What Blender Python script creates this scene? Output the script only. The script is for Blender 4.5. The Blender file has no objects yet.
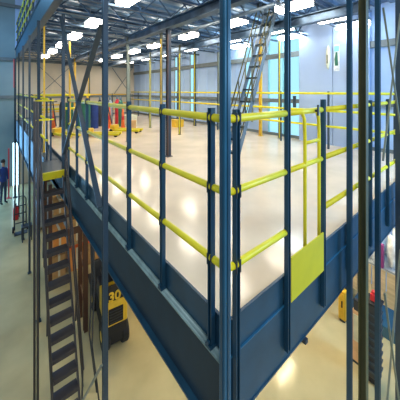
import bpy, bmesh, math, random
from mathutils import Vector, Matrix
random.seed(7)
S = bpy.context.scene
COL = S.collection
# world frame: x runs across the platform (right edge direction), y runs along its left edge, corner of platform at x=y=0
DECK = 3.29; TOE = 3.37; LEDGE = 3.155; UP = 6.22; SLAB = 6.85; W = 6.1; FAR = 14.6

# ------------------------------------------------------------------ materials
def mat(name, c, rough=.5, metal=0., noise=.12, scale=6., bump=0., spec=.5, stretch=None):
    m = bpy.data.materials.new(name); m.use_nodes = True
    nt = m.node_tree; b = nt.nodes['Principled BSDF']
    b.inputs['Roughness'].default_value = rough; b.inputs['Metallic'].default_value = metal
    b.inputs['Specular IOR Level'].default_value = spec
    tc = nt.nodes.new('ShaderNodeTexCoord'); mp = nt.nodes.new('ShaderNodeMapping')
    if stretch: mp.inputs['Scale'].default_value = stretch
    n = nt.nodes.new('ShaderNodeTexNoise'); n.inputs['Scale'].default_value = scale; n.inputs['Detail'].default_value = 4
    r = nt.nodes.new('ShaderNodeValToRGB')
    lo = [max(0, x*(1-noise)) for x in c]; hi = [min(1, x*(1+noise)) for x in c]
    r.color_ramp.elements[0].color = (*lo, 1); r.color_ramp.elements[1].color = (*hi, 1)
    r.color_ramp.elements[0].position = .3; r.color_ramp.elements[1].position = .7
    nt.links.new(tc.outputs['Object'], mp.inputs[0]); nt.links.new(mp.outputs[0], n.inputs['Vector'])
    nt.links.new(n.outputs['Fac'], r.inputs[0]); nt.links.new(r.outputs[0], b.inputs['Base Color'])
    if bump:
        bp = nt.nodes.new('ShaderNodeBump'); bp.inputs['Strength'].default_value = bump; bp.inputs['Distance'].default_value = .02
        nt.links.new(n.outputs['Fac'], bp.inputs['Height']); nt.links.new(bp.outputs[0], b.inputs['Normal'])
    return m
def emit(name, c, s):
    m = bpy.data.materials.new(name); m.use_nodes = True
    nt = m.node_tree; nt.nodes.remove(nt.nodes['Principled BSDF'])
    e = nt.nodes.new('ShaderNodeEmission'); e.inputs[0].default_value = (*c, 1); e.inputs[1].default_value = s
    nt.links.new(e.outputs[0], nt.nodes['Material Output'].inputs[0]); return m
M = dict(
    blue=mat('blue_steel', (.010, .050, .090), .38, 0, .2, 5),
    darkblue=mat('dark_blue_steel', (.006, .026, .045), .55, 0, .2, 5),
    bright=mat('bright_blue_steel', (.018, .105, .19), .3),
    slate=mat('slate_blue_steel', (.032, .055, .08), .4),
    pale=mat('ledge_highlight', (.20, .30, .30), .35, 0, .25, 9),  # grazing highlight along the ledge, put into its colour
    edge=mat('upper_beam_blue', (.03, .12, .20), .4),
    olive=mat('olive_steel', (.075, .072, .028), .45),
    greyst=mat('grey_green_steel', (.20, .22, .17), .45),
    stringer=mat('stair_blue_grey', (.13, .18, .22), .4), pale_or=mat('pale_orange_board', (.80, .50, .26), .6),
    brown=mat('rust_brown_steel', (.10, .045, .028), .5),
    yellow=mat('yellow_rail_paint', (.78, .66, .010), .4, 0, .1),
    yplate=mat('yellow_plate_paint', (.66, .54, .010), .4, 0, .1, 3),
    ygold=mat('golden_yellow_paint', (.80, .48, .03), .4, 0, .1),
    ytruck=mat('truck_yellow_paint', (.80, .52, .03), .35),
    dark=mat('dark_stair_steel', (.045, .04, .045), .45),
    black=mat('black_rubber', (.012, .012, .014), .6),
    charcoal=mat('charcoal_plastic', (.03, .035, .045), .5),
    deck=mat('polished_beige_floor', (.82, .66, .48), .15, 0, .16, 1.1, 0, .5),
    floor=mat('sealed_warehouse_floor', (.54, .46, .25), .13, 0, .2, .9, 0, .5),
    beige=mat('beige_wall_panel', (.66, .57, .43), .6, 0, .06, 1),
    bluewall=mat('pale_blue_wall_panel', (.40, .56, .82), .5, 0, .1, .8),
    leftwall=mat('grey_blue_wall_panel', (.21, .31, .34), .55, 0, .12, .7),
    lav=mat('lavender_grey_panel', (.36, .47, .68), .5, 0, .05, 1),
    girt=mat('wall_girt', (.16, .19, .20), .6),
    ceil=mat('corrugated_steel_ceiling', (.09, .17, .28), .28, .5, .5, 1.6, .4, stretch=(1, 3, 1)),
    joist=mat('joist_steel', (.05, .09, .15), .3, .5, .5, 4),
    cyan=mat('cyan_glazing', (.25, .62, .78), .2, 0, .1, 1),
    red=mat('red_paint', (.62, .03, .04), .45), orange=mat('orange_plastic', (.85, .16, .03), .5),
    green=mat('dark_green_paint', (.03, .16, .10), .45), navy=mat('navy_cloth', (.02, .05, .22), .8),
    trouser=mat('dark_cloth', (.03, .05, .10), .8), skin=mat('skin', (.5, .3, .2), .6), hair=mat('dark_hair', (.03, .02, .015), .7),
    card=mat('cardboard', (.55, .33, .13), .8, 0, .15, 8), ply=mat('plywood', (.55, .44, .27), .7, 0, .15, 3, stretch=(1, 1, 6)),
    boxor=mat('orange_carton', (.75, .30, .06), .7), white=mat('white_wrap', (.75, .80, .86), .35, 0, .25, 9, .8),
    cream=mat('cream_plastic', (.70, .68, .50), .5), grey=mat('grey_metal', (.32, .36, .40), .4),
    silver=mat('galvanised_steel', (.20, .25, .30), .35, .4),
    wglow=emit('lit_window_glass', (.40, .80, 1.), 1.2), door=emit('daylight_doorway', (.55, .85, 1.), 7.0), bay=emit('added_blue_glow', (.22, .55, 1.), 14.0),  # bay: glow of the panel added for blue floor light
    lamp=emit('fluorescent_diffuser', (1., .90, .74), 24.), lampblue=emit('cool_fluorescent', (.75, .9, 1.), 22.),
    lampwarm=emit('warm_highbay', (1., .82, .50), 58.),
)
# ------------------------------------------------------------------ mesh helpers
class MB:
    def __init__(s): s.bm = bmesh.new(); s.mats = []
    def _mi(s, faces, m):
        if m is None: return
        if m not in s.mats: s.mats.append(m)
        for f in faces: f.material_index = s.mats.index(m)
    def box(s, a, b, m=None, bev=0):
        a, b = Vector(a), Vector(b); c = (a+b)/2; d = b-a
        r = bmesh.ops.create_cube(s.bm, size=1, matrix=Matrix.Translation(c) @ Matrix.Diagonal((*[abs(x) for x in d], 1)))
        vs = r['verts']
        if bev:
            es = list({e for v in vs for e in v.link_edges})
            bmesh.ops.bevel(s.bm, geom=es, offset=bev, segments=2, affect='EDGES', profile=.6)
        elif m: s._mi({f for v in vs for f in v.link_faces}, m)
        return s
    def bar(s, p, q, w, h, up=(0, 0, 1)):
        p, q = Vector(p), Vector(q); d = (q-p); L = d.length; d.normalize(); up = Vector(up)
        if abs(d.dot(up)) > .99: up = Vector((0, 1, 0))
        x = d.cross(up).normalized(); z = x.cross(d).normalized()
        R = Matrix((x, d, z)).transposed().to_4x4()
        bmesh.ops.create_cube(s.bm, size=1, matrix=Matrix.Translation((p+q)/2) @ R @ Matrix.Diagonal((w, L, h, 1)))
        return s
    def tube(s, pts, r, n=10, cap=True):
        pts = [Vector(p) for p in pts]; rings = []
        for i, p in enumerate(pts):
            t = (pts[min(i+1, len(pts)-1)] - pts[max(i-1, 0)]).normalized()
            a = Vector((0, 0, 1)) if abs(t.z) < .95 else Vector((1, 0, 0))
            x = t.cross(a).normalized(); y = t.cross(x)
            rr = r[i] if isinstance(r, (list, tuple)) else r
            rings.append([s.bm.verts.new(p + x*rr*math.cos(2*math.pi*k/n) + y*rr*math.sin(2*math.pi*k/n)) for k in range(n)])
        for a, b in zip(rings, rings[1:]):
            for k in range(n): s.bm.faces.new((a[k], a[(k+1) % n], b[(k+1) % n], b[k]))
        if cap: s.bm.faces.new(rings[0][::-1]); s.bm.faces.new(rings[-1])
        return s
    def prism(s, poly, axis, a, b):
        def P(p, t):
            l = list(p); l.insert(axis, t); return s.bm.verts.new(l)
        A = [P(p, a) for p in poly]; B = [P(p, b) for p in poly]; n = len(poly)
        s.bm.faces.new(A); s.bm.faces.new(B[::-1])
        for i in range(n): s.bm.faces.new((A[i], B[i], B[(i+1) % n], A[(i+1) % n]))
        return s
    def lathe(s, prof, c, n=20):
        c = Vector(c); rings = [[s.bm.verts.new(c + Vector((r*math.cos(2*math.pi*k/n), r*math.sin(2*math.pi*k/n), z))) for k in range(n)] for r, z in prof]
        for a, b in zip(rings, rings[1:]):
            for k in range(n): s.bm.faces.new((a[k], a[(k+1) % n], b[(k+1) % n], b[k]))
        s.bm.faces.new(rings[0][::-1]); s.bm.faces.new(rings[-1]); return s
    def build(s, name, m, parent=None, smooth=False, bev=0):
        bmesh.ops.recalc_face_normals(s.bm, faces=s.bm.faces)
        me = bpy.data.meshes.new(name); s.bm.to_mesh(me); s.bm.free()
        for mm in (s.mats or [m]): me.materials.append(mm)
        if smooth:
            for p in me.polygons: p.use_smooth = True
        o = bpy.data.objects.new(name, me); COL.objects.link(o)
        if parent:
            o.parent = parent; pl = parent.location.copy()
            if parent.parent: pl += parent.parent.location
            me.transform(Matrix.Translation(-pl))
        if bev:
            b = o.modifiers.new('bevel', 'BEVEL'); b.width = bev; b.segments = 2; b.limit_method = 'ANGLE'
        return o
def tag(o, label, cat, group=None):
    o['label'] = label; o['category'] = cat
    if group: o['group'] = group
    return o
def thing(name, label, cat, loc=(0, 0, 0), group=None):
    o = bpy.data.objects.new(name, None); o.empty_display_size = .1; COL.objects.link(o); o.location = loc
    return tag(o, label, cat, group)
def struct(name, mb, m, parent=None):
    o = mb.build(name, m, parent); o['kind'] = 'structure'; return o
def copy_tree(o, parent=None):
    c = o.copy(); COL.objects.link(c); c.parent = parent
    for ch in o.children: copy_tree(ch, c)
    return c
def hsec(x, y, z0, z1, s, t=.008, along='x'):
    """H shaped column: two flanges and a web"""
    b = MB(); h = s/2
    if along == 'x':
        b.box((x-h, y-h, z0), (x+h, y-h+t, z1)); b.box((x-h, y+h-t, z0), (x+h, y+h, z1)); b.box((x-t/2, y-h+t, z0), (x+t/2, y+h-t, z1))
    else:
        b.box((x-h, y-h, z0), (x-h+t, y+h, z1)); b.box((x+h-t, y-h, z0), (x+h, y+h, z1)); b.box((x-h+t, y-t/2, z0), (x+h-t, y+t/2, z1))
    return b

# ------------------------------------------------------------------ setting
struct('floor', MB().box((-7, -7, -.1), (W+.1, FAR+.1, 0)), M['floor'])
f = MB(); f.box((-7, FAR, 0), (-.28, FAR+.15, 11)); struct('wall_far_left', f, M['leftwall'])
f = MB(); f.box((-.28, FAR, 0), (W+.15, FAR+.15, 6.8)); struct('wall_far', f, M['beige'])
struct('wall_far_upper', MB().box((-.28, FAR, 6.8), (W+.15, FAR+.15, 11)), M['bluewall'])
f = MB(); f.box((W, -6, 0), (W+.15, FAR, 11)); struct('wall_right', f, M['bluewall'])
for i, z in enumerate((4.45, 6.33, 9.0)):
    struct('trim_%d' % (i+1), MB().box((-7, FAR-.09, z-.08), (W-.1, FAR, z+.08)), M['girt'])
struct('trim_4', MB().box((W-.1, -6, 5.80), (W, FAR-.1, 5.96)), M['girt'])
struct('trim_5', MB().box((W-.1, -6, 4.38), (W, FAR-.1, 4.50)), M['girt'])
# upper wall panel ribs on the right wall (thin seams) belong to the wall
ribs = MB()
for k in range(34): ribs.box((W-.02, -5+k*.58, 3.3), (W, -4.97+k*.58, 9)) 
struct('trim_6', ribs, M['bluewall'])
struct('baseboard_right', MB().box((W-.03, 0, DECK), (W, FAR, DECK+.09)), M['girt'])
struct('baseboard_far', MB().box((.1, FAR-.03, DECK), (W-.03, FAR, DECK+.09)), M['girt'])
# lavender enclosure panel with seams on the right wall
e = MB(); e.box((W-.16, 1.02, DECK), (W-.11, 1.86, 6.72)); e.box((W-.16, 1.875, DECK), (W-.11, 2.82, 6.72)); e.box((W-.11, 1.04, DECK), (W-.1, 2.8, 6.72))
struct('wall_panel_right', e, M['lav'])
# lit cyan glazing left of the panel
wn = MB().box((W-.045, 2.86, DECK+.1), (W-.03, 3.95, 6.55)); w1 = struct('window_1', wn, M['wglow'])
fr = MB()
for y in (2.84, 3.4, 3.95): fr.box((W-.08, y-.03, DECK+.09), (W-.02, y+.03, 6.6))
for z in (4.2, 6.58): fr.box((W-.08, 2.84, z-.03), (W-.02, 3.95, z+.03))
struct('window_frame', fr, M['cyan'], w1)
# narrow lit panes farther along the right wall
for i, (y0, y1) in enumerate(((8.0, 8.3), (4.7, 4.95), (9.4, 9.6))):
    w = struct('window_%d' % (i+2), MB().box((W-.045, y0, DECK+.4), (W-.03, y1, 6.45)), M['wglow'])
    struct('window_frame', MB().box((W-.07, y0-.05, DECK+.35), (W-.02, y0, 6.5)).box((W-.07, y1, DECK+.35), (W-.02, y1+.05, 6.5)), M['greyst'], w)
# daylight doorway at ground level, far left
d = struct('door_1', MB().box((-.37, FAR-.02, 0), (-.15, FAR-.005, 2.15)), M['door'])
struct('door_frame', MB().box((-.42, FAR-.06, 0), (-.37, FAR, 2.2)).box((-.15, FAR-.06, 0), (-.1, FAR, 2.2)).box((-.37, FAR-.06, 2.15), (-.15, FAR, 2.2)), M['grey'], d)
d = struct('added_glow_panel', MB().box((-3.4, FAR-.02, 0), (-1.1, FAR-.005, 3.4)), M['bay'])  # unseen glowing panel added to throw blue light on the floor
struct('door_frame', MB().box((-3.5, FAR-.06, 0), (-3.4, FAR, 3.5)).box((-1.1, FAR-.06, 0), (-1.0, FAR, 3.5)).box((-3.4, FAR-.06, 3.4), (-1.1, FAR, 3.5)), M['grey'], d)  # frame round the added glow panel
# ------------------------------------------------------------------ platform
dk = MB(); dk.box((.02, .02, DECK-.12), (W, 14.55, DECK)); struct('floor_platform', dk, M['deck'])
dk = MB(); dk.box((-.27, 5.0, DECK-.12), (.018, 14.55, DECK)); struct('floor_walkway', dk, M['slate'])
t = thing('edge_beam', 'dark blue steel channel beam with highlight-coloured ledge along the left platform edge', 'beam', (0, 0, 2.5))
MB().box((0, .0, LEDGE), (.018, 14.5, TOE)).build('toe_plate', M['blue'], t)
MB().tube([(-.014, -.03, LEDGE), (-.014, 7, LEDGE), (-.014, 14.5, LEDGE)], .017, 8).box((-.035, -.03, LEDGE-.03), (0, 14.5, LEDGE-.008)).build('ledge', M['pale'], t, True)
MB().box((0, 0, 2.65), (.018, 14.5, LEDGE)).build('web', M['darkblue'], t)
MB().box((-.045, 0, 2.635), (.06, 14.5, 2.65)).build('flange', M['blue'], t)
t = thing('edge_beam', 'broad blue steel plate beam along the right platform edge below the gate', 'beam', (0, 0, 2.7))
MB().box((.02, -.018, LEDGE+.004), (W, 0, TOE)).build('toe_plate', M['blue'], t)
MB().box((.02, -.024, 2.755), (W, 0, LEDGE)).build('web', M['blue'], t)
MB().box((.02, -.029, LEDGE-.003), (W, -.0, LEDGE+.004)).build('seam_strip', M['bright'], t)
MB().box((.02, -.03, 2.74), (W, .07, 2.755)).build('flange', M['blue'], t)
b = MB()
for v in (.88,):
    b.box((v-.02, -.05, 2.71), (v+.02, -.005, 2.74))
b.build('clip', M['charcoal'], t)
# joists under the platform
for k in range(9):
    y = 1.6+k*1.55
    tag(hsec(0, 0, 0, 1, .1).build('floor_joist', M['darkblue']), 'dark blue steel joist under the platform floor, above the warehouse floor', 'joist', 'joists under the platform')
    o = bpy.data.objects['floor_joist' if k == 0 else 'floor_joist.%03d' % k]
    o.data.transform(Matrix.Rotation(math.pi/2, 4, 'Y') @ Matrix.Diagonal((2.4, 1, 6.0, 1)))
    o.location = (.06, y, 3.04)
# walkway outer beam
t = tag(MB().box((-.29, 5.0, 2.5), (-.27, 14.5, TOE)).box((-.33, 5.0, 2.48), (-.25, 14.5, 2.5)).build('walkway_beam', M['darkblue']),
        'dark blue fascia beam along the far left walkway beyond the stair landing', 'beam')
# stair landing
t = thing('stair_landing', 'small landing with a yellow nosing at the top of the dark stair', 'landing', (-.24, 4.1, DECK))
MB().box((-.46, 4.12, DECK-.05), (-.002, 4.98, DECK)).build('tread_plate', M['slate'], t)
MB().box((-.46, 4.06, DECK-.12), (-.03, 4.12, DECK+.01)).build('nosing', M['yplate'], t, bev=.005)
MB().box((-.48, 4.06, DECK-.25), (-.46, 4.98, DECK+.05)).build('side_channel', M['darkblue'], t)
# ------------------------------------------------------------------ upper level
cl = MB(); n = 44
poly = []
y = 0.
while y < 14.5:
    poly += [(y, SLAB), (y+.14, SLAB), (y+.17, SLAB-.05), (y+.30, SLAB-.05), (y+.33, SLAB)]; y += .33
poly += [(14.5, SLAB+.12), (0, SLAB+.12)]
seen = []
for p in poly:
    if not seen or (abs(seen[-1][0]-p[0])+abs(seen[-1][1]-p[1])) > 1e-5: seen.append(p)
cl.prism(seen, 0, -.25, W-.02); struct('ceiling', cl, M['ceil'])
t = thing('upper_beam', 'bright blue fascia beam of the upper level at top left', 'beam', (-.27, 0, UP))
MB().box((-.28, 0, UP), (-.262, 14.5, 6.80)).build('web', M['edge'], t)
MB().box((-.31, 0, 6.80), (-.25, 14.5, 6.83)).build('top_flange', M['darkblue'], t)
MB().box((-.34, 0, UP-.02), (-.22, 14.5, UP)).build('bottom_flange', M['slate'], t)
def truss(y):
    b = MB(); b.box((-.2, y-.03, 6.72), (W-.12, y+.03, 6.78)); b.box((-.2, y-.03, 6.34), (W-.12, y+.03, 6.38))
    x = -.15; k = 0
    while x < W-.5:
        z0, z1 = (6.38, 6.72) if k % 2 == 0 else (6.72, 6.38)
        b.bar((x, y, z0), (x+.35, y, z1), .02, .025); x += .35; k += 1
    return b
first = None
for k in range(13):
    y = 1.6+k*1.0
    o = tag(truss(y).build('ceiling_joist', M['joist']), 'dark open-web steel joist crossing under the corrugated ceiling', 'joist', 'open-web joists under the ceiling')
for v, lab in ((1.9, 'over the middle of the platform'), (3.9, 'nearer the pale blue wall')):
    b = hsec(0, 0, 0, 1, .16, .014)
    o = tag(b.build('ceiling_girder', M['joist']), 'deep dark steel ceiling girder running lengthwise ' + lab, 'girder')
    o.data.transform(Matrix.Rotation(-math.pi/2, 4, 'X') @ Matrix.Diagonal((1, 1.2, 14, 1))); o.location = (v, .4, 6.22)
# pipes and duct beneath the ceiling
tag(MB().tube([(2.75, 1.5, 6.28), (2.75, 8, 6.28), (2.75, 14.4, 6.28)], .035, 12).build('ceiling_pipe', M['silver'], None, True), 'galvanised round pipe running lengthwise under the ceiling', 'pipe')
tag(MB().tube([(-.1, 5.9, 6.29), (3, 5.9, 6.29), (6.0, 5.9, 6.29)], .04, 12).build('ceiling_pipe', M['silver'], None, True), 'thin silver pipe crossing the ceiling from side to side', 'pipe')
# upper guardrail at top left
def rail_thing(label, x, ys, z0, zr, lo, hi, rr, pr, pm, rm, axis='y', gap=None, name='guardrail'):
    t = thing(name, label, 'guardrail', (x if axis == 'y' else lo, lo if axis == 'y' else x, z0))
    for y in ys:
        p = (x, y) if axis == 'y' else (y, x)
        MB().box((p[0]-pr, p[1]-pr, z0), (p[0]+pr, p[1]+pr, zr[0]+.05)).build('post', pm, t)
    for z in zr:
        a, c = ((x, lo, z), (x, hi, z)) if axis == 'y' else ((lo, x, z), (hi, x, z))
        MB().tube([a, c], rr, 8).build('rail', rm, t, True)
    return t
rail_thing('yellow and green-tinted guardrail on the upper level at top left', -.24, [1+k*.9 for k in range(15)], 6.83, (8.05, 7.65, 7.25), .8, 14.3, .03, .022, M['blue'], M['yellow'])
tag(MB().box((-.2, 8.0, 6.97), (-.17, 14.2, 7.15)).build('toe_board', M['ygold']), 'yellow toe board behind the upper guardrail', 'board')

# ------------------------------------------------------------------ columns
def column(x, y, s, m, label, z0=0., z1=UP-.02, along='x', base=True, group=None, stripe=None):
    t = thing('steel_column', label, 'column', (x, y, z0), group)
    hsec(x, y, z0, z1, s, .01, along).build('shaft', m, t)
    if base and z0 < .1: MB().box((x-s*.9, y-s*.9, z0), (x+s*.9, y+s*.9, z0+.02)).build('base_plate', m, t)
    if base and z0 > 3: MB().box((x-s*.8, y-s*.8, z0), (x+s*.8, y+s*.8, z0+.015)).build('base_plate', m, t)
    if stripe: MB().box((x-s/2-.006, y-s/2-.006, z0+.02), (x-s/2+.012, y-s/2+.012, z1-.3)).build('stripe', stripe, t)
    return t
cc = thing('steel_column', 'bright blue steel column standing at the near corner of the platform', 'column', (-.052, -.052, 0))
MB().box((-.076, -.076, 0), (-.028, -.028, 6.2)).build('shaft', M['bright'], cc, bev=.004)
MB().box((-.082, -.06, 0), (-.076, -.044, 6.2)).box((-.06, -.082, 0), (-.044, -.076, 6.2)).build('rib', M['blue'], cc)
for x, y, s, m, l in ((-.3, 1.22, .042, 'slate', 'thick slate-blue column on the left edge, nearest, at the crossed braces'),
                   (-.07, 4.22, .05, 'slate', 'slate-blue column on the left edge between the crossed braces and the stair top'),
                   (-.37, 5.03, .05, 'darkblue', 'dark blue column on the left edge right beside the stair landing'),
                   (-.37, 6.8, .045, 'slate', 'thin pale slate column on the left edge, first beyond the landing'),
                   (-.37, 8.7, .045, 'slate', 'thin pale slate column on the left edge, second beyond the landing'),
                   (-.37, 10.6, .045, 'darkblue', 'thin dark column on the left edge, third beyond the landing'),
                   (-.37, 12.8, .08, 'darkblue', 'dark column at the far left end of the walkway')):
    column(x, y, s, M[m], l, z0=LEDGE+.02 if x > -.1 else 0., z1=UP-.022)
for x, y, s, m, l, st in ((1.93, 3.7, .085, 'charcoal', 'dark column with rust-red edge standing on the beige floor, nearest inside', 'brown'),
                   (2.04, 4.2, .05, 'olive', 'slim olive column just left of the dark red-edged column', 'ygold'),
                   (1.9, 5.85, .06, 'greyst', 'grey-green column second inside the platform behind the left guardrail', None),
                   (1.9, 7.75, .06, 'greyst', 'grey-green column third inside, near the green drums', 'ygold'),
                   (1.9, 9.7, .07, 'olive', 'olive column fourth inside, near the far beige wall', 'ygold'),
                   (1.9, 12.0, .08, 'ygold', 'golden yellow column close to the far beige wall', None),
                   (-.16, 5.9, .035, 'ygold', 'slim golden yellow column on the walkway just beyond the stair landing', None),
                   (.75, 7.6, .05, 'ygold', 'yellow column inside the platform behind the crossed braces', None),
                   (3.72, 5.85, .05, 'olive', 'thin olive column in front of the pale blue wall, its foot on the shiny floor', 'yellow'),
                   (3.72, 7.9, .06, 'greyst', 'pale green-grey column in front of the pale blue wall', 'yellow'),
                   (3.72, 9.9, .06, 'greyst', 'pale grey column farther along the pale blue wall', None),
                   (5.5, 7.3, .07, 'olive', 'olive column next to the pale blue wall behind the ladder stair', 'yellow'),
                   (5.6, 5.95, .06, 'greyst', 'pale column by the blue wall left of the ladder stair', None),
                   (5.62, 3.98, .08, 'ygold', 'golden yellow column at left edge of the lit cyan window', None),
                   (5.72, 3.35, .05, 'greyst', 'grey-green mullion column in front of the cyan window', 'yellow')):
    column(x, y, s, M[m], l, z0=DECK, z1=6.3 if x < 5 else 6.6, stripe=M[st] if st else None)
column(1.645, -.09, .042, M['blue'], 'blue column outside the right edge, left of the olive column', z1=6.2, along='y')
column(1.93, -.12, .072, M['olive'], 'thick dark olive-brown column in front of the right platform edge', z1=6.2, along='x')
column(2.51, -.09, .05, M['blue'], 'mid blue column right of the olive column, carrying thin crossed rods', z1=6.2, along='y')
column(3.46, -.09, .07, M['slate'], 'grey-blue column at the right border of the view', z1=6.2, along='y')
# ------------------------------------------------------------------ braces
def brace(label, bars, w, h, m, up):
    t = thing('cross_brace', label, 'brace', bars[0][0])
    for p, q in bars: MB().bar(p, q, w, h, up).build('brace_bar', m, t)
    return t
brace('crossed flat slate-blue braces between the two nearest left columns', [((-.12, 4.18, 6.1), (-.335, 1.25, 3.70)), ((-.11, 4.0, 3.6), (-.32, 1.25, 5.35))], .012, .05, M['slate'], (1, 0, 0))
brace('thin crossed rods between the right-hand columns at upper height', [((2.53, -.14, 5.75), (3.35, -.14, 4.15)), ((3.38, -.125, 5.85), (2.58, -.125, 3.9))], .016, .02, M['greyst'], (0, 1, 0))
brace('thin crossed rods between the right-hand columns below the platform', [((2.58, -.14, 2.3), (3.3, -.14, .3)), ((3.38, -.125, 2.5), (2.62, -.125, .5))], .016, .02, M['greyst'], (0, 1, 0))
brace('single thin grey rod slanting down under the left platform edge', [((-.33, 1.22, 2.3), (-.33, 2.55, .35))], .016, .02, M['greyst'], (1, 0, 0))
brace('faint crossed rods on the far beige wall left part', [((.6, 14.49, 6.2), (2.3, 14.49, 4.4)), ((2.3, 14.495, 6.2), (.6, 14.495, 4.4))], .03, .03, M['girt'], (0, 1, 0))
brace('faint crossed rods on the far beige wall near its right corner', [((4.6, 14.49, 6.2), (5.9, 14.49, 4.4)), ((5.9, 14.495, 6.2), (4.6, 14.495, 4.4))], .03, .03, M['girt'], (0, 1, 0))
# ------------------------------------------------------------------ guardrails
ZR = (4.585, 4.153, 3.708)
def post_channel(x, y, z0, z1, side, s=.034, t=.006):
    """channel post; open side faces away from the platform so the rail shows between its flanges"""
    h = s/2; b = MB()
    if side == 'left':   # platform at +x, flanges span y
        b.box((x+h-t, y-h, z0), (x+h, y+h, z1)); b.box((x-h, y-h, z0), (x+h-t, y-h+t, z1)); b.box((x-h, y+h-t, z0), (x+h-t, y+h, z1))
    else:
        b.box((x-h, y+h-t, z0), (x+h, y+h, z1)); b.box((x-h, y-h, z0), (x-h+t, y+h-t, z1)); b.box((x+h-t, y-h, z0), (x+h, y+h-t, z1))
    return b
g = thing('guardrail', 'near guardrail with blue posts and three yellow rails wrapping the platform corner', 'guardrail', (-.03, .12, LEDGE))
for k, y in enumerate([.095, .68, 1.33, 2.0, 2.815, 3.395, 4.0]):
    post_channel(-.025, y, LEDGE+.02, ZR[0]+.06, 'left').build('post', M['blue'], g)
    MB().box((-.055, y-.025, LEDGE+.012), (-.005, y+.025, LEDGE+.03)).tube([(-.06, y, LEDGE+.05), (-.045, y, LEDGE+.05)], .012, 8).build('foot_clamp', M['blue'], g)
    for z in ZR:
        MB().box((-.048, y-.018, z-.034), (-.042, y-.012, z+.034)).box((-.048, y+.012, z-.034), (-.042, y+.018, z+.034)).build('rail_clamp', M['charcoal'], g)
for v in (.05,):
    post_channel(v, -.045, 2.83, ZR[0]+.055, 'right').build('post', M['blue'], g)
    for z in ZR: MB().box((v-.02, -.067, z-.038), (v-.012, -.06, z+.038)).box((v+.012, -.067, z-.038), (v+.02, -.06, z+.038)).build('rail_clamp', M['charcoal'], g)
for i, z in enumerate(ZR):
    r = .0255 if i == 0 else .022
    c = [(-.03+.07-.07*math.cos(a), -.03+.07-.07*math.sin(a)) for a in [math.pi/2*k/6 for k in range(7)]]
    pts = [(-.018, 3.98, z), (-.018, 2, z)] + [(-.018+.05-.05*math.cos(a), -.036+.05-.05*math.sin(a), z) for a in [math.pi/2*k/8 for k in range(9)]] + [(.3, -.036, z), (.585, -.036, z)]
    MB().tube(pts, r, 12).build('rail', M['yellow'], g, True)
# full height gate post
tag(post_channel(.605, -.045, 2.83, 6.2, 'right', .034).build('gate_post', M['blue']), 'tall blue post left of the yellow gate reaching up to the ceiling', 'post')
tag(post_channel(1.178, -.045, 2.85, ZR[0]+.09, 'right', .034).build('gate_post', M['blue']), 'short dark blue post right of the yellow gate', 'post')
# gate
gt = thing('safety_gate', 'yellow self-closing gate with solid lower plate in the right guardrail', 'gate', (.71, -.045, 3.2))
MB().box((.63, -.062, 3.18), (1.155, -.05, 3.515)).build('kick_plate', M['yplate'], gt, bev=.003)
for z, r in ((ZR[0], .024), (ZR[1], .021)):
    MB().tube([(.628, -.036, z), (1.156, -.036, z)], r, 12).build('rail', M['yellow'], gt, True)
for x0, lean in ((.86, .0), (1.10, .0)):
    MB().tube([(x0-.05, -.045, ZR[0]+.0), (x0-.01, -.045, ZR[0]-.06), (x0, -.045, ZR[0]-.2), (x0, -.045, 3.9), (x0, -.045, 3.5)], .014, 10).build('stile', M['yellow'], gt, True)
MB().tube([(.86, -.045, 4.33), (1.10, -.045, 4.33)], .014, 10).build('crossbar', M['yellow'], gt, True)
MB().box((1.0, -.085, ZR[0]-.04), (1.02, -.075, ZR[0]+.05)).box((.995, -.078, ZR[0]-.01), (1.025, -.06, ZR[0]+.01)).build('latch', M['charcoal'], gt)
# right guardrail beyond the gate
g = thing('guardrail', 'yellow-railed guardrail on the right platform edge beyond the gate', 'guardrail', (1.21, -.045, 2.9))
for v in (1.76, 2.40, 3.1, 3.8, 4.6, 5.4):
    post_channel(v, -.045, 2.9, ZR[0]+.055, 'right').build('post', M['blue'], g)
for z in ZR: MB().tube([(1.20, -.03, z), (3, -.03, z), (6.0, -.03, z)], .024, 10).build('rail', M['yellow'], g, True)
# far guards
rail_thing('long pale yellow guardrail standing before the right-hand wall', 5.42, [.4+k*1.35 for k in range(10)], DECK, (4.69, 4.25, 3.86), .3, 13.5, .03, .02, M['slate'], M['yellow'])
rail_thing('yellow guardrail along the far left walkway beyond the landing', -.22, [5.1+k*.85 for k in range(11)], DECK, ZR, 5.05, 14.3, .026, .018, M['slate'], M['yellow'])
rail_thing('yellow guardrail crossing the platform beyond the crossed braces', 9.2, [.1, .9, 1.7], DECK, (4.60, 4.1), .05, 1.8, .045, .03, M['ygold'], M['yellow'], axis='x')
rail_thing('golden yellow guardrail before the far beige wall', 13.4, [.3, 1.6, 2.9, 4.2, 5.3], DECK, (4.55, 4.05, 3.7), .3, 5.3, .035, .03, M['slate'], M['ygold'], axis='x')
rail_thing('short yellow double rail on slate posts closing the far side of the stair landing', 5.0, [-.42, -.16], DECK, (4.55, 4.15), -.44, -.1, .02, .016, M['slate'], M['yellow'], axis='x')

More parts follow.
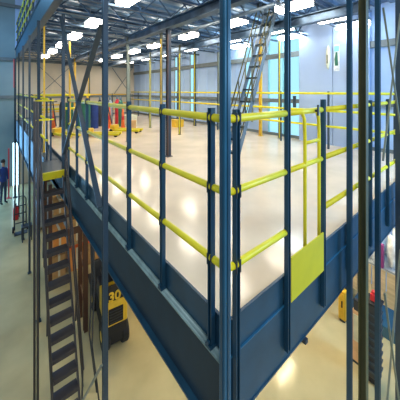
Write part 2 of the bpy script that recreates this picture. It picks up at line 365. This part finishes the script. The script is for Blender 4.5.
# ------------------------------------------------------------------ stairs
def stair(name, label, base, top, wdir, width, n, m, tm, rail_h, td=.12, sd=.14, railm=None, rails=(0, 1)):
    base, top, wd = Vector(base), Vector(top), Vector(wdir)
    t = thing(name, label, 'stairs', base)
    run = Vector((top.x-base.x, top.y-base.y, 0)).normalized()
    for s in (0, 1):
        o = wd*width*s
        MB().bar(base+o, top+o, .02, sd, run if abs(run.z) < .1 else (0, 0, 1)).build('stringer', m, t)
    d = top-base
    for k in range(1, n):
        c = base + d*k/n + wd*width/2
        a, b_ = c - wd*(width/2-.01) - run*td/2, c + wd*(width/2-.01) + run*td/2
        lo = Vector((min(a.x, b_.x), min(a.y, b_.y), c.z-(.055 if name == 'ship_stair' else .035))); hi = Vector((max(a.x, b_.x), max(a.y, b_.y), c.z))
        MB().box(lo, hi).build('tread', tm, t)
    for s in rails:
        o = wd*(width*s + (.03 if s else -.03)); up = Vector((0, 0, rail_h)) - run*.06
        MB().tube([base+o+up*.8+d*.04, top+o+up], .014, 8).build('handrail', railm or m, t, True)
        MB().tube([base+o+up*.45+d*.04, top+o+up*.5], .010, 8).build('mid_rail', railm or m, t, True)
        for k in (.06, .35, .65, .97):
            p = base + d*k + o; MB().tube([p, p+up*(.8+.2*k)], .012, 6).build('handrail_post', railm or m, t)
    return t
stair('ship_stair', 'steep dark stair with wide treads descending from the yellow landing at left', (-.44, 2.79, .0), (-.44, 4.07, 3.2), (1, 0, 0), .33, 15, M['dark'], M['dark'], .75, .15, .07)
stair('ladder_stair', 'steep grey-blue ladder stair rising from the beige floor to the upper level', (2.50, 2.22, DECK), (3.95, 2.22, 6.8), (0, 1, 0), .30, 14, M['stringer'], M['darkblue'], .55, .13, .085, M['olive'])
for x, y, l in ((-.62, 3.30, 'left one of two thin dark support posts beside the stair'), (-.60, 3.12, 'right one of two thin dark support posts beside the stair')):
    t = thing('support_post', l, 'post', (x, y, 0))
    MB().tube([(x, y, .02), (x, y, 4.6)], .016, 8).build('shaft', M['dark'], t, True)
    MB().box((x-.04, y-.04, 0), (x+.04, y+.04, .02)).build('base_plate', M['dark'], t)
# ------------------------------------------------------------------ ceiling lights
def light_fixture(x, y, label, diff='lamp', z=6.42, L=.66):
    t = thing('ceiling_light', label, 'light', (x, y, z), 'strip lights under the ceiling')
    MB().prism([(x-.14, z+.0), (x-.06, z+.07), (x+.06, z+.07), (x+.14, z)], 1, y-L/2-.02, y+L/2+.02).build('reflector', M['silver'], t)
    MB().box((x-.12, y-L/2, z-.10), (x+.12, y+L/2, z-.002)).build('diffuser', M[diff], t)
    for s in (-.3, .3): MB().tube([(x, y+s, z+.06), (x, y+s, SLAB-.04)], .006, 6).build('hanger', M['silver'], t)
ordn = ['nearest', 'second', 'third', 'fourth', 'fifth', 'sixth', 'seventh']
rown = ['in the row along the left edge', 'in the second row from the left edge', 'in the third row from the left edge', 'in the row along the blue wall']
YS = [(.75, (3.1, 5.12, 7.0, 8.83, 10.7, 12.5)), (2.15, (1.3, 3.04, 4.87, 7.05, 8.6, 10.1, 12.2)), (3.35, (1.5, 3.03, 4.86, 6.88, 8.61, 10.46, 12.3)), (4.75, (1.35, 2.7, 4.5, 6.63, 8.5, 10.4, 12.3))]
for (v, ys), rn in zip(YS, rown):
    for k, y in enumerate(ys):
        light_fixture(v, y, 'hanging fluorescent strip light, %s %s' % (ordn[k], rn))
for k, (v, y) in enumerate(((5.75, 1.32), (5.75, 3.0), (5.75, 5.0))):
    light_fixture(v, y, 'fluorescent strip light hard against the blue wall, %s one' % ordn[k], 'lampblue', 6.42, .7)
# lamps below the platform
for k, (x, y) in enumerate(((1.2, 1.2), (1.2, 4.0), (3.2, 1.2), (3.2, 4.0), (1.2, 7.2), (4.9, 2.6), (4.4, .75))):  # last one added to brighten the wrapped bags
    t = thing('low_bay_light', 'warm lamp under the platform above the warehouse floor', 'light', (x, y, 2.8), 'warm lamps under the platform')
    MB().box((x-.35, y-.08, 2.70), (x+.35, y+.08, 2.76)).build('housing', M['silver'], t)
    MB().box((x-.33, y-.07, 2.675), (x+.33, y+.07, 2.699)).build('diffuser', M['lampwarm'], t)
    MB().tube([(x, y, 2.76), (x, y, 3.17)], .01, 6).build('hanger', M['silver'], t)

# ------------------------------------------------------------------ forklift (seen from behind)
def wheel(x, y, r, w, name, parent):
    prof = [(r*.55, -w/2), (r*.92, -w/2), (r, -w/2+.02), (r, w/2-.02), (r*.92, w/2), (r*.55, w/2)]
    b = MB(); b.lathe(prof, (0, 0, 0), 24)
    bmesh.ops.transform(b.bm, matrix=Matrix.Translation((x, y, r)) @ Matrix.Rotation(math.pi/2, 4, 'Y'), verts=b.bm.verts)
    o = b.build(name, M['black'], parent)
    c = MB(); c.lathe([(r*.3, -w/2-.006), (r*.5, -w/2+.01), (r*.5, w/2-.01), (r*.3, w/2+.006)], (0, 0, 0), 16)
    bmesh.ops.transform(c.bm, matrix=Matrix.Translation((x, y, r)) @ Matrix.Rotation(math.pi/2, 4, 'Y'), verts=c.bm.verts)
    return o, c
FX, FY = .645, 3.42; hw = .2
fk = thing('forklift', 'yellow forklift truck seen from behind under the platform, with a black number band', 'forklift', (FX, FY, 0))
b = MB(); b.prism([(FY, .50), (FY, .90), (FY+.03, .93), (FY+.55, .93), (FY+.55, .50)], 0, FX-hw, FX+hw)
b.build('counterweight', M['ytruck'], fk, bev=.03)
gr = MB().box((FX-.14, FY-.012, .54), (FX+.12, FY+.01, .82)).build('radiator_grille', M['black'], fk, bev=.008)
s = MB()
for k in range(5): s.box((FX-.12, FY-.02, .57+k*.05), (FX+.10, FY-.01, .582+k*.05))
s.build('grille_slat', M['charcoal'], gr)
MB().box((FX-.19, FY+.02, .93), (FX+.19, FY+.2, 1.11)).build('number_band', M['black'], fk, bev=.012)
cu = bpy.data.curves.new('t', 'FONT'); cu.body = '30'; cu.size = .21; cu.extrude = .004; cu.align_x = 'CENTER'; cu.align_y = 'CENTER'; cu.offset = .006
to = bpy.data.objects.new('tmp', cu); COL.objects.link(to); bpy.context.view_layer.update()
me = bpy.data.meshes.new_from_object(to.evaluated_get(bpy.context.evaluated_depsgraph_get())); bpy.data.objects.remove(to)
me.transform(Matrix.Translation((-.03, .012, 1.015)) @ Matrix.Rotation(math.pi/2, 4, 'X') @ Matrix.Diagonal((1.05, 1.1, 1, 1))); me.materials.clear(); me.materials.append(M['ytruck'])
no = bpy.data.objects.new('number_marking', me); COL.objects.link(no); no.parent = fk; no['label'] = 'yellow 30 marking'
MB().box((FX-hw+.0, FY+.0, .16), (FX+hw-.0, FY+1.25, .52)).build('chassis', M['black'], fk, bev=.02)
MB().prism([(FY+.55, .52), (FY+.55, .92), (FY+.85, .92), (FY+.95, .55), (FY+1.2, .55), (FY+1.3, .95), (FY+1.38, .95), (FY+1.38, .52)], 0, FX-hw+.01, FX+hw-.01).build('body', M['charcoal'], fk, bev=.015)
MB().box((FX-.13, FY+.42, 1.0), (FX+.13, FY+.82, 1.12), bev=.03).box((FX-.13, FY+.34, 1.06), (FX+.13, FY+.44, 1.52), bev=.03).build('seat', M['black'], fk)
gd = MB()
for sx in (-1, 1):
    gd.tube([(FX+sx*.17, FY+.22, .98), (FX+sx*.17, FY+.4, 2.12), (FX+sx*.17, FY+1.2, 2.16), (FX+sx*.18, FY+1.36, .95)], .022, 8)
for k in range(6): gd.bar((FX-.17, FY+.45+k*.14, 2.14), (FX+.17, FY+.45+k*.14, 2.14), .03, .025)
gd.build('overhead_guard', M['charcoal'], fk)
MB().tube([(FX, FY+1.25, .95), (FX, FY+1.05, 1.22)], .018, 8).build('steering_column', M['black'], fk)
sw = MB(); cpt = Vector((FX, FY+1.04, 1.24)); sw.tube([cpt + Vector((.13*math.cos(a), .09*math.sin(a)*.7, .11*math.sin(a))) for a in [2*math.pi*k/20 for k in range(21)]], .012, 8).build('steering_wheel', M['black'], fk, True)
ms = MB()
for sx in (-.17, .17): ms.box((FX+sx-.03, FY+1.44, .06), (FX+sx+.03, FY+1.54, 2.4))
for z in (.3, 1.3, 2.34): ms.box((FX-.17, FY+1.46, z), (FX+.17, FY+1.52, z+.06))
ms.build('mast', M['charcoal'], fk)
for sx in (-.14, .14): MB().box((FX+sx-.04, FY+1.54, .05), (FX+sx+.04, FY+2.25, .085)).box((FX+sx-.04, FY+1.54, .05), (FX+sx+.04, FY+1.58, .5)).build('fork', M['charcoal'], fk)
for sx, yy, r in ((-.15, .20, .23), (.15, .20, .23), (-.16, 1.2, .26), (.16, 1.2, .26)):
    o, c = wheel(FX+sx*1.12, FY+yy, r, .13, 'wheel', fk); c.build('hub', M['ytruck'], o)
for sx in (-.17, .17): MB().box((FX+sx-.03, FY+.20, 1.35), (FX+sx+.03, FY+.22, 1.45)).build('tail_light', M['red'], fk)
fk.rotation_euler.z = -.13

# ------------------------------------------------------------------ storage rack with cartons behind the stair
rk = thing('pallet_rack', 'rust-brown pallet rack under the platform behind the dark stair', 'rack', (.0, 6.0, 0))
RX0, RX1, RY0, RY1 = -.02, 1.35, 6.0, 6.8
for x in (RX0, RX1):
    for y in (RY0, RY1): hsec(x, y, 0, 2.45, .075, .01).build('upright', M['brown'], rk)
for z in (.75, 1.6, 2.35):
    for y in (RY0, RY1): MB().box((RX0+.04, y-.025, z-.06), (RX1-.04, y+.025, z)).build('beam', M['brown'] if z > 1 else M['orange'], rk)
    if z < 2: MB().box((RX0+.04, RY0+.03, z-.015), (RX1-.04, RY1-.03, z+.003)).build('shelf', M['ply'], rk)
for x, y, z, w, dd, h, m, l in ((.2, 6.4, 0, .30, .5, .55, 'card', 'brown carton on the floor inside the rack, left bay'), (.62, 6.4, 0, .36, .5, .62, 'boxor', 'orange carton on the floor inside the rack'),
                             (.22, 6.4, .753, .30, .5, .42, 'boxor', 'orange carton on the lower rack shelf, left'), (.62, 6.4, .753, .34, .5, .60, 'card', 'tan carton on the lower rack shelf, middle'),
                             (.22, 6.4, 1.603, .30, .5, .34, 'card', 'tan carton on the upper rack shelf, left'), (.64, 6.4, 1.603, .36, .5, .45, 'boxor', 'orange carton on the upper rack shelf, middle'), (1.04, 6.4, .753, .32, .5, .55, 'boxor', 'orange carton on the lower rack shelf, right'), (1.04, 6.4, 0, .32, .5, .6, 'card', 'tan carton on the floor inside the rack, right'), (1.05, 6.4, 1.603, .3, .5, .5, 'boxor', 'orange carton on the upper rack shelf, right')):
    t = thing('carton', l, 'box', (x, y, z), 'cartons in the pallet rack')
    MB().box((x-w/2, y-dd/2, z), (x+w/2, y+dd/2, z+h)).build('box_body', M[m], t, bev=.01)
    MB().box((x-.025, y-dd/2-.003, z+.02), (x+.025, y+dd/2+.003, z+h+.003)).build('tape', M['cream'], t)
# free-standing upright pair (dark) left of forklift: second rack frame
rk = thing('rack_frame', 'dark red-brown rack upright frame standing just left of the forklift', 'rack', (.32, 4.4, 0))
for y in (4.2, 4.6): hsec(.32, y, 0, 2.55, .075, .01).build('upright', M['brown'], rk)
for z in (.4, 1.1, 1.8): MB().bar((.32, 4.23, z), (.32, 4.57, z+.3), .02, .02).build('strut', M['brown'], rk)
MB().box((-.05, 4.18, 2.0), (.28, 4.22, 2.12)).build('beam', M['brown'], rk)
# cable bundle hanging
for k, (x, y) in enumerate(((.10, 3.0), (.12, 3.2))):
    tag(MB().tube([(x, y, 2.9), (x+.02, y-.05, 1.8), (x-.03, y-.1, .9), (x+.05, y-.2, .02)], .012, 6).build('hose', M['charcoal'], None, True), 'thin black hose hanging right of the stair from the platform to the floor', 'hose', 'hoses by the stair')

# ------------------------------------------------------------------ left bay ground level
t = thing('barrier_post', 'tall narrow red post left of the bright doorway', 'post', (-.6, 12.9, 0))
MB().box((-.62, 12.88, .02), (-.57, 12.92, 2.2)).build('shaft', M['red'], t); MB().box((-.68, 12.82, 0), (-.51, 12.98, .02)).build('base_plate', M['red'], t)
tag(MB().box((-.43, 12.70, 4.9), (-.41, 12.82, 6.15)).build('column_sign', M['red']), 'narrow red strip sign on the far left column near the ceiling', 'sign')
# hand truck
t = thing('hand_truck', 'dark hand truck standing below the far left walkway', 'trolley', (-.42, 9.3, 0))
MB().tube([(-.56, 9.3, .1), (-.56, 9.42, 1.05), (-.50, 9.44, 1.15), (-.30, 9.44, 1.15), (-.24, 9.42, 1.05), (-.24, 9.3, .1)], .018, 8).build('frame', M['charcoal'], t, True)
for z in (.3, .6, .85): MB().bar((-.56, 9.3+.12*(z-.1)/.95, z), (-.24, 9.3+.12*(z-.1)/.95, z), .02, .03).build('crossbar', M['charcoal'], t)
MB().box((-.58, 9.06, .01), (-.22, 9.3, .03)).build('toe_plate', M['charcoal'], t)
for x in (-.6, -.2): wheel(x, 9.36, .1, .05, 'wheel', t)
def extinguisher(x, y, l):
    t = thing('fire_extinguisher', l, 'extinguisher', (x, y, 0))
    MB().lathe([(.07, 0), (.085, .02), (.085, .42), (.05, .5), (.025, .53)], (x, y, 0), 16).build('tank', M['red'], t, True)
    MB().box((x-.02, y-.05, .53), (x+.02, y+.05, .58)).build('valve', M['black'], t)
    MB().tube([(x, y-.05, .56), (x, y-.12, .45), (x, y-.1, .2)], .01, 6).build('hose', M['black'], t, True)
extinguisher(-.47, 10.4, 'small red fire extinguisher on the floor below the bright doorway')
t = thing('stool', 'low dark stool on the ground under the left walkway', 'stool', (-.30, 8.6, 0))
MB().box((-.42, 8.5, .42), (-.14, 8.76, .47)).build('seat', M['charcoal'], t, bev=.01)
for x in (-.40, -.16):
    for y in (8.52, 8.74): MB().box((x-.015, y-.015, 0), (x+.015, y+.015, .42)).build('leg', M['charcoal'], t)
for k, (x, y, h) in enumerate(((.25, 9.2, .9), (.9, 8.3, 1.1))):
    t = thing('storage_crate', ('blue-grey wrapped pallet load under the walkway, ' + ('nearer the hand truck' if k == 0 else 'nearer the rack')), 'crate', (x, y, 0))
    MB().box((x-.22, y-.3, .12), (x+.22, y+.3, h)).build('load', M['grey'], t, bev=.03)
    b = MB()
    for z in (0, .1): 
        for q in (-.25, 0, .25): b.box((x-.24, y+q-.05, z), (x+.24, y+q+.05, z+.02))
    for q in (-.2, 0, .2): b.box((x+q-.03, y-.3, .02), (x+q+.03, y+.3, .1))
    b.build('pallet', M['ply'], t)
# person
def person(x, y):
    t = thing('person', 'person in a navy jacket standing on the far left floor near the red post', 'person', (x, y, 0))
    J = dict(pel=(0, 0, .93, .13), ch=(0, 0, 1.25, .15), nk=(0, 0, 1.50, .06), hd=(0, -.01, 1.62, .085), top=(0, 0, 1.72, .07),
             ls=(-.17, 0, 1.43, .06), le=(-.22, .02, 1.15, .045), lh=(-.2, -.06, .90, .035), rs=(.17, 0, 1.43, .06), re=(.22, .02, 1.15, .045), rh=(.2, -.06, .90, .035),
             lp=(-.09, 0, .86, .09), lk=(-.10, -.02, .48, .06), la=(-.11, .02, .08, .045), lt=(-.12, -.14, .04, .035), rp=(.09, 0, .86, .09), rk=(.11, .0, .48, .06), ra=(.12, .03, .08, .045), rt=(.13, -.13, .04, .035))
    ks = list(J); E = [('pel', 'ch'), ('ch', 'nk'), ('nk', 'hd'), ('hd', 'top'), ('ch', 'ls'), ('ls', 'le'), ('le', 'lh'), ('ch', 'rs'), ('rs', 're'), ('re', 'rh'), ('pel', 'lp'), ('lp', 'lk'), ('lk', 'la'), ('la', 'lt'), ('pel', 'rp'), ('rp', 'rk'), ('rk', 'ra'), ('ra', 'rt')]
    me = bpy.data.meshes.new('s'); me.from_pydata([J[k][:3] for k in ks], [(ks.index(a), ks.index(b)) for a, b in E], [])
    o = bpy.data.objects.new('s', me); COL.objects.link(o); o.modifiers.new('sk', 'SKIN'); me.skin_vertices or None
    for i, k in enumerate(ks): me.skin_vertices[0].data[i].radius = (J[k][3],)*2; me.skin_vertices[0].data[i].use_root = (k == 'pel')
    su = o.modifiers.new('su', 'SUBSURF'); su.levels = 2; su.render_levels = 2
    bpy.context.view_layer.update()
    m2 = bpy.data.meshes.new_from_object(o.evaluated_get(bpy.context.evaluated_depsgraph_get())); bpy.data.objects.remove(o)
    for m in ('navy', 'trouser', 'skin', 'black'): m2.materials.append(M[m])
    for p in m2.polygons:
        c = p.center; p.use_smooth = True
        p.material_index = 2 if c.z > 1.51 or (abs(c.x) > .15 and c.z < .95 and c.z > .8) else (3 if c.z < .1 else (1 if c.z < .9 else 0))
    bo = bpy.data.objects.new('body', m2); COL.objects.link(bo); bo.parent = t
    MB().lathe([(.02, 1.64), (.095, 1.66), (.098, 1.72), (.06, 1.785), (.01, 1.80)], (x, y+.01, 0), 14).build('hair', M['hair'], t, True)
    f = MB()
    for sx in (-.03, .03): f.box((x+sx-.01, y-.10, 1.635), (x+sx+.01, y-.085, 1.645))
    f.box((x-.01, y-.115, 1.60), (x+.01, y-.085, 1.63)); f.box((x-.02, y-.098, 1.565), (x+.02, y-.085, 1.572)); f.build('face', M['hair'], t)
    t.rotation_euler.z = .6
    t.scale = (.8, .8, 1.05)
person(-.80, 12.3)

# ------------------------------------------------------------------ things on the platform floor
for k, (x, y, r, h, m) in enumerate(((1.5, 8.7, .18, 1.0, 'green'), (1.62, 9.75, .18, 1.05, 'green'), (1.15, 9.75, .18, 1.0, 'green'), (1.95, 9.15, .15, .95, 'navy'))):
    t = thing('drum', ['dark green drum nearest the crossing yellow rail', 'dark green drum in the middle of the drum cluster', 'dark green drum at the back of the cluster', 'navy blue drum right of the green drums'][k], 'drum', (x, y, DECK))
    MB().lathe([(r, 0), (r, .01), (r*.97, .03), (r*.97, h*.33), (r*1.02, h*.35), (r*.97, h*.37), (r*.97, h*.64), (r*1.02, h*.66), (r*.97, h*.68), (r*.97, h-.02), (r, h), (r*.9, h-.015)], (x, y, DECK), 20).build('barrel', M[m], t, True)
    MB().lathe([(r*.9, h-.015), (r*.88, h+.01)], (x, y, DECK), 20).build('lid', M['charcoal'], t)
for k, (x, y) in enumerate(((2.4, 8.75), (2.8, 8.4), (.62, 9.6))):
    t = thing('traffic_cone', ['tall orange cone left of the second grey column', 'tall orange cone right beside the grey column', 'orange cone behind the crossed braces'][k], 'cone', (x, y, DECK))
    MB().box((x-.1, y-.1, DECK), (x+.1, y+.1, DECK+.03)).build('base', M['orange'], t)
    MB().lathe([(.075, .03), (.055, .3), (.025, .86), (.015, .88)], (x, y, DECK), 16).build('cone_body', M['orange'], t, True)
    MB().lathe([(.055, .34), (.046, .5)], (x, y, DECK), 16).build('band', M['red'], t, True)
for k, (x, y, m, c) in enumerate(((2.3, 9.6, 'charcoal', 'dark'), (2.62, 9.3, 'grey', 'grey'), (2.95, 9.0, 'green', 'green'), (.75, 8.75, 'charcoal', 'charcoal'), (3.15, 9.9, 'red', 'red'))):
    t = thing('gas_cylinder', ['slim dark gas cylinder standing behind the left orange cone', 'slim grey gas cylinder between the two orange cones', 'slim dark green gas cylinder right of the orange cones', 'slim charcoal gas cylinder left of the green drums', 'slim red gas cylinder behind the low beige crate'][k], 'cylinder', (x, y, DECK))
    MB().lathe([(.085, 0), (.095, .02), (.095, .95), (.06, 1.06), (.03, 1.1)], (x, y, DECK), 16).build('tank', M[m], t, True)
    MB().lathe([(.04, 1.1), (.045, 1.12), (.045, 1.2), (.02, 1.22)], (x, y, DECK), 12).build('valve_cap', M['silver'], t, True)
def pallet_jack(x, y, rot, l):
    t = thing('pallet_truck', l, 'pallet truck', (x, y, DECK))
    for s in (-.14, .14): MB().box((x+s-.06, y-.9, DECK+.06), (x+s+.06, y, DECK+.13)).build('fork', M['yplate'], t, bev=.01)
    MB().box((x-.15, y, DECK+.05), (x+.15, y+.2, DECK+.26)).build('pump_housing', M['ygold'], t, bev=.03)
    MB().tube([(x, y+.2, DECK+.3), (x, y+.42, DECK+1.1)], .02, 8).tube([(x-.14, y+.42, DECK+1.1), (x+.14, y+.42, DECK+1.1)], .02, 8).build('handle', M['charcoal'], t)
    for q in (-.8, .15):
        c = MB()
        for s in (-.14, .14): c.tube([(x+s-.03, y+q, DECK+.06), (x+s+.03, y+q, DECK+.06)], .06, 12)
        c.build('wheel', M['black'], t)
    t.rotation_euler.z = rot
pallet_jack(1.35, 7.35, .9, 'yellow pallet truck on the beige floor in front of the drums')
pallet_jack(2.3, 7.7, .7, 'yellow pallet truck standing right of the other pallet truck')
pallet_jack(.55, 8.1, .3, 'yellow pallet truck behind the crossed braces')
for x, y, w, dd, h, m, l in ((3.45, 9.3, .5, .5, .42, 'cream', 'low beige crate on the floor beyond the drums'), (3.15, 8.3, .22, .2, .3, 'card', 'small brown box on the floor beside the low beige crate'), (4.7, 7.4, .4, .3, .30, 'ygold', 'low yellow bin on the floor by the blue wall'), (3.1, 12.6, .5, .5, .9, 'grey', 'grey cabinet near the far corner of the platform')):
    t = thing('crate', l, 'crate', (x, y, DECK))
    MB().box((x-w/2, y-dd/2, DECK), (x+w/2, y+dd/2, DECK+h*.85)).build('body', M[m], t, bev=.01)
    MB().box((x-w/2-.01, y-dd/2-.01, DECK+h*.85), (x+w/2+.01, y+dd/2+.01, DECK+h)).build('lid', M[m], t, bev=.008)
# wall fittings on the lavender panel
X = W-.16
def oval(y, z, ry, rz, l, m):
    t = thing('oval_fixture', l, 'wall fitting', (X, y, z))
    b = MB(); pr = [(0.0, 1.), (.03, .95), (.05, .75), (.06, .3)]; rings = []
    for dx, s in pr: rings.append([b.bm.verts.new((X-dx, y+ry*s*math.cos(2*math.pi*k/20), z+rz*s*math.sin(2*math.pi*k/20))) for k in range(20)])
    for a, c in zip(rings, rings[1:]):
        for k in range(20): b.bm.faces.new((a[k], a[(k+1) % 20], c[(k+1) % 20], c[k]))
    b.bm.faces.new(rings[-1]); b.bm.faces.new(rings[0][::-1]); b.build('cover', m, t, True)
    MB().box((X-.075, y-.012, z-rz*.5), (X-.055, y+.012, z+rz*.2)).build('guard', M['olive'], t)
oval(1.98, 5.66, .055, .33, 'tall cream oval fitting left of the notice on the lavender panel', M['cream'])
oval(1.46, 5.33, .06, .30, 'tall grey oval fitting right of the notice, beside the blue column', M['greyst'])
t = thing('notice_board', 'white and green notice with a dark figure on the lavender panel', 'sign', (X, 1.76, 5.6))
MB().box((X-.015, 1.69, 5.28), (X, 1.83, 5.98)).build('board', M['white'], t)
MB().box((X-.02, 1.70, 5.80), (X-.015, 1.82, 5.94)).build('header', M['cyan'], t)
MB().prism([(1.72, 5.42), (1.80, 5.42), (1.81, 5.6), (1.78, 5.78), (1.74, 5.78), (1.73, 5.62)], 0, X-.02, X-.015).build('figure', M['green'], t)
tag(MB().box((W-.12, 2.96, 4.25), (W-.08, 3.05, 4.6)).build('switch_box', M['slate']), 'small slate switch box between cyan window and lavender panel', 'switch box')

# ------------------------------------------------------------------ right side below the platform
sh = thing('storage_shelf', 'storage shelf with plywood front at the lower right beneath the platform', 'shelf', (4.6, .2, 0))
SX0, SX1, SY0, SY1 = 4.78, 5.5, .12, 1.08
for x in (SX0, SX1):
    for y in (SY0, SY1): MB().box((x-.03, y-.03, 0), (x+.03, y+.03, 2.3)).build('upright', M['slate'], sh)
for z in (.12, 1.3): MB().box((SX0, SY0, z-.06), (SX1, SY1, z)).build('shelf_board', M['grey'] if z > 1 else M['edge'], sh)
for k in range(4): MB().box((SX0-.045, SY0+.03+k*.24, .62), (SX0-.032, SY0+.25+k*.24, 1.28)).build('front_panel', M['ply'], sh)
MB().box((SX0-.05, SY0, .0), (SX0-.03, SY1, .22)).build('kick_board', M['edge'], sh)
for k in range(6):
    x = SX0+.19+.34*(k % 2); y = SY0+.19+.30*(k//2); z = 1.302
    b = MB(); bmesh.ops.create_icosphere(b.bm, subdivisions=3, radius=1)
    for v in b.bm.verts:
        n_ = 1 + .18*math.sin(v.co.x*7+k)*math.cos(v.co.y*6+2*k) + .1*math.sin(v.co.z*11+k)
        v.co = Vector((x + v.co.x*.125*n_, y + v.co.y*.118*n_, z + .30 + max(-.30, v.co.z*(.34+.05*(k % 3))*n_)))
    o = b.build('plastic_bag', M['white'], None, True)
    tag(o, ['white wrapped bag at the near front corner of the shelf top', 'white wrapped bag at the near wall-side corner of the shelf top', 'white wrapped bag front middle of the shelf top', 'white wrapped bag wall-side middle of the shelf top', 'white wrapped bag at the far front corner of the shelf top', 'white wrapped bag at the far wall-side corner of the shelf top'][k], 'bag', 'wrapped bags on the shelf')
t = thing('box', 'small purple-red box among the white wrapped bags', 'box', (4.78, .46, 1.3)); MB().box((4.755, .43, 1.301), (4.83, .48, 1.75)).build('carton', mat('purple_card', (.25, .04, .18), .5), t, bev=.006)
def yellow_unit(x, y, w, d, z0, z1, l, m='ygold'):
    t = thing('cabinet', l, 'cabinet', (x, y, z0))
    MB().box((x-w/2, y-d/2, z0+.05), (x+w/2, y+d/2, z1)).build('body', M[m], t, bev=.015)
    MB().box((x-w/2+.02, y-d/2+.02, z0), (x+w/2-.02, y+d/2-.02, z0+.05)).build('plinth', M['charcoal'], t)
    MB().box((x-w/2-.012, y-d/2+.03, z0+.1), (x-w/2, y+d/2-.03, z1-.05)).build('door', M[m], t, bev=.004)
    MB().box((x-w/2-.03, y-.02, z0+(z1-z0)*.5), (x-w/2-.012, y+.0, z0+(z1-z0)*.7)).build('handle', M['black'], t)
yellow_unit(4.5, 1.06, .12, .14, 0, .64, 'low orange-yellow box with dark top under the platform')
yellow_unit(5.28, 1.27, .16, .14, 0, 1.02, 'tall orange-yellow cabinet standing behind the olive column')
t = thing('panel_board', 'pale orange board leaning upright beside the olive column at ground level', 'board', (3.83, .58, 0))
MB().box((3.80, .52, .02), (3.86, .64, .92)).build('sheet', M['pale_or'], t, bev=.01); MB().box((3.785, .54, .4), (3.80, .62, .85)).build('label_area', M['cream'], t); MB().box((3.795, .515, 0), (3.865, .645, .04)).build('foot', M['charcoal'], t)
MB().box((3.80, .54, .92), (3.86, .62, 1.1)).build('cap', M['charcoal'], t)
t = thing('rolling_bin', 'dark grey slatted bin with a red item on top, right of the olive column', 'bin', (3.75, .3, 0))
MB().prism([(3.64, .1), (3.61, 1.3), (3.81, 1.3), (3.79, .1)], 1, .20, .38).build('bin_body', M['charcoal'], t, bev=.02)
b = MB()
for k in range(8): b.box((3.60, .19, .22+k*.13), (3.82, .39, .25+k*.13))
b.build('slat', M['slate'], t); MB().box((3.59, .18, 1.3), (3.83, .40, 1.34)).build('lid', M['black'], t, bev=.01)
for x in (3.69, 3.76): MB().tube([(x, .22, .05), (x, .36, .05)], .05, 12).build('wheel', M['black'], t)
tag(MB().box((3.66, .24, 1.341), (3.75, .33, 1.45)).box((3.68, .26, 1.45), (3.74, .32, 1.49)).build('red_box', M['red'], bev=.01), 'small red box on top of the dark slatted bin', 'box')
t = thing('warning_stand', 'tan triangular stand with a dark mark on the floor at far right', 'sign', (4.2, .02, 0))
MB().prism([(4.12, 0), (4.20, .95), (4.24, .95), (4.30, 0)], 1, .0, .03).build('board', M['card'], t); MB().box((4.19, -.006, .3), (4.23, 0, .6)).build('mark', M['black'], t)

# ------------------------------------------------------------------ world, lights, camera
w = bpy.data.worlds.new('world'); S.world = w; w.use_nodes = True
w.node_tree.nodes['Background'].inputs[0].default_value = (.50, .68, .90, 1); w.node_tree.nodes['Background'].inputs[1].default_value = .45
def area(loc, target, size, power, c):
    l = bpy.data.lights.new('area', 'AREA'); l.shape = 'RECTANGLE'; l.size, l.size_y = size; l.energy = power; l.color = c
    o = bpy.data.objects.new('unseen_lamp', l); COL.objects.link(o); o.location = loc
    o.rotation_euler = (Vector(target)-Vector(loc)).to_track_quat('-Z', 'Y').to_euler(); return o
area((-3.2, 3, 10), (-2.2, 3, 0), (2, 8), 130, (.92, .95, .72))        # high bay row over the left aisle
area((-1.8, 10.5, 9.2), (-.7, 10.0, 0), (1.5, 3), 240, (.22, .55, 1.))       # unseen lamp added to turn the far left floor blue
area((4.5, -3.5, 5.5), (4.2, 0, 3.0), (1.5, 1.5), 300, (.30, .62, 1.))   # unseen cool lamp added to brighten the right beam end
area((-1.5, -4.5, 8), (1.5, 1, 3), (4, 2), 260, (.9, .95, 1.))         # unseen lamp added behind the viewpoint to light the near side
cam = bpy.data.cameras.new('camera'); co = bpy.data.objects.new('camera', cam); COL.objects.link(co)
cam.sensor_fit = 'HORIZONTAL'; cam.sensor_width = 36; cam.lens = 22.5; cam.shift_y = -.2725; cam.clip_start = .05
co.location = (-1.067, -1.064, 4.75); co.rotation_euler = (math.pi/2, 0, -math.atan2(.634, .773)); S.camera = co
S.view_settings.view_transform = 'Standard'; S.view_settings.look = 'None'; S.view_settings.exposure = 0; S.view_settings.gamma = 1
S.view_settings.use_curve_mapping = False
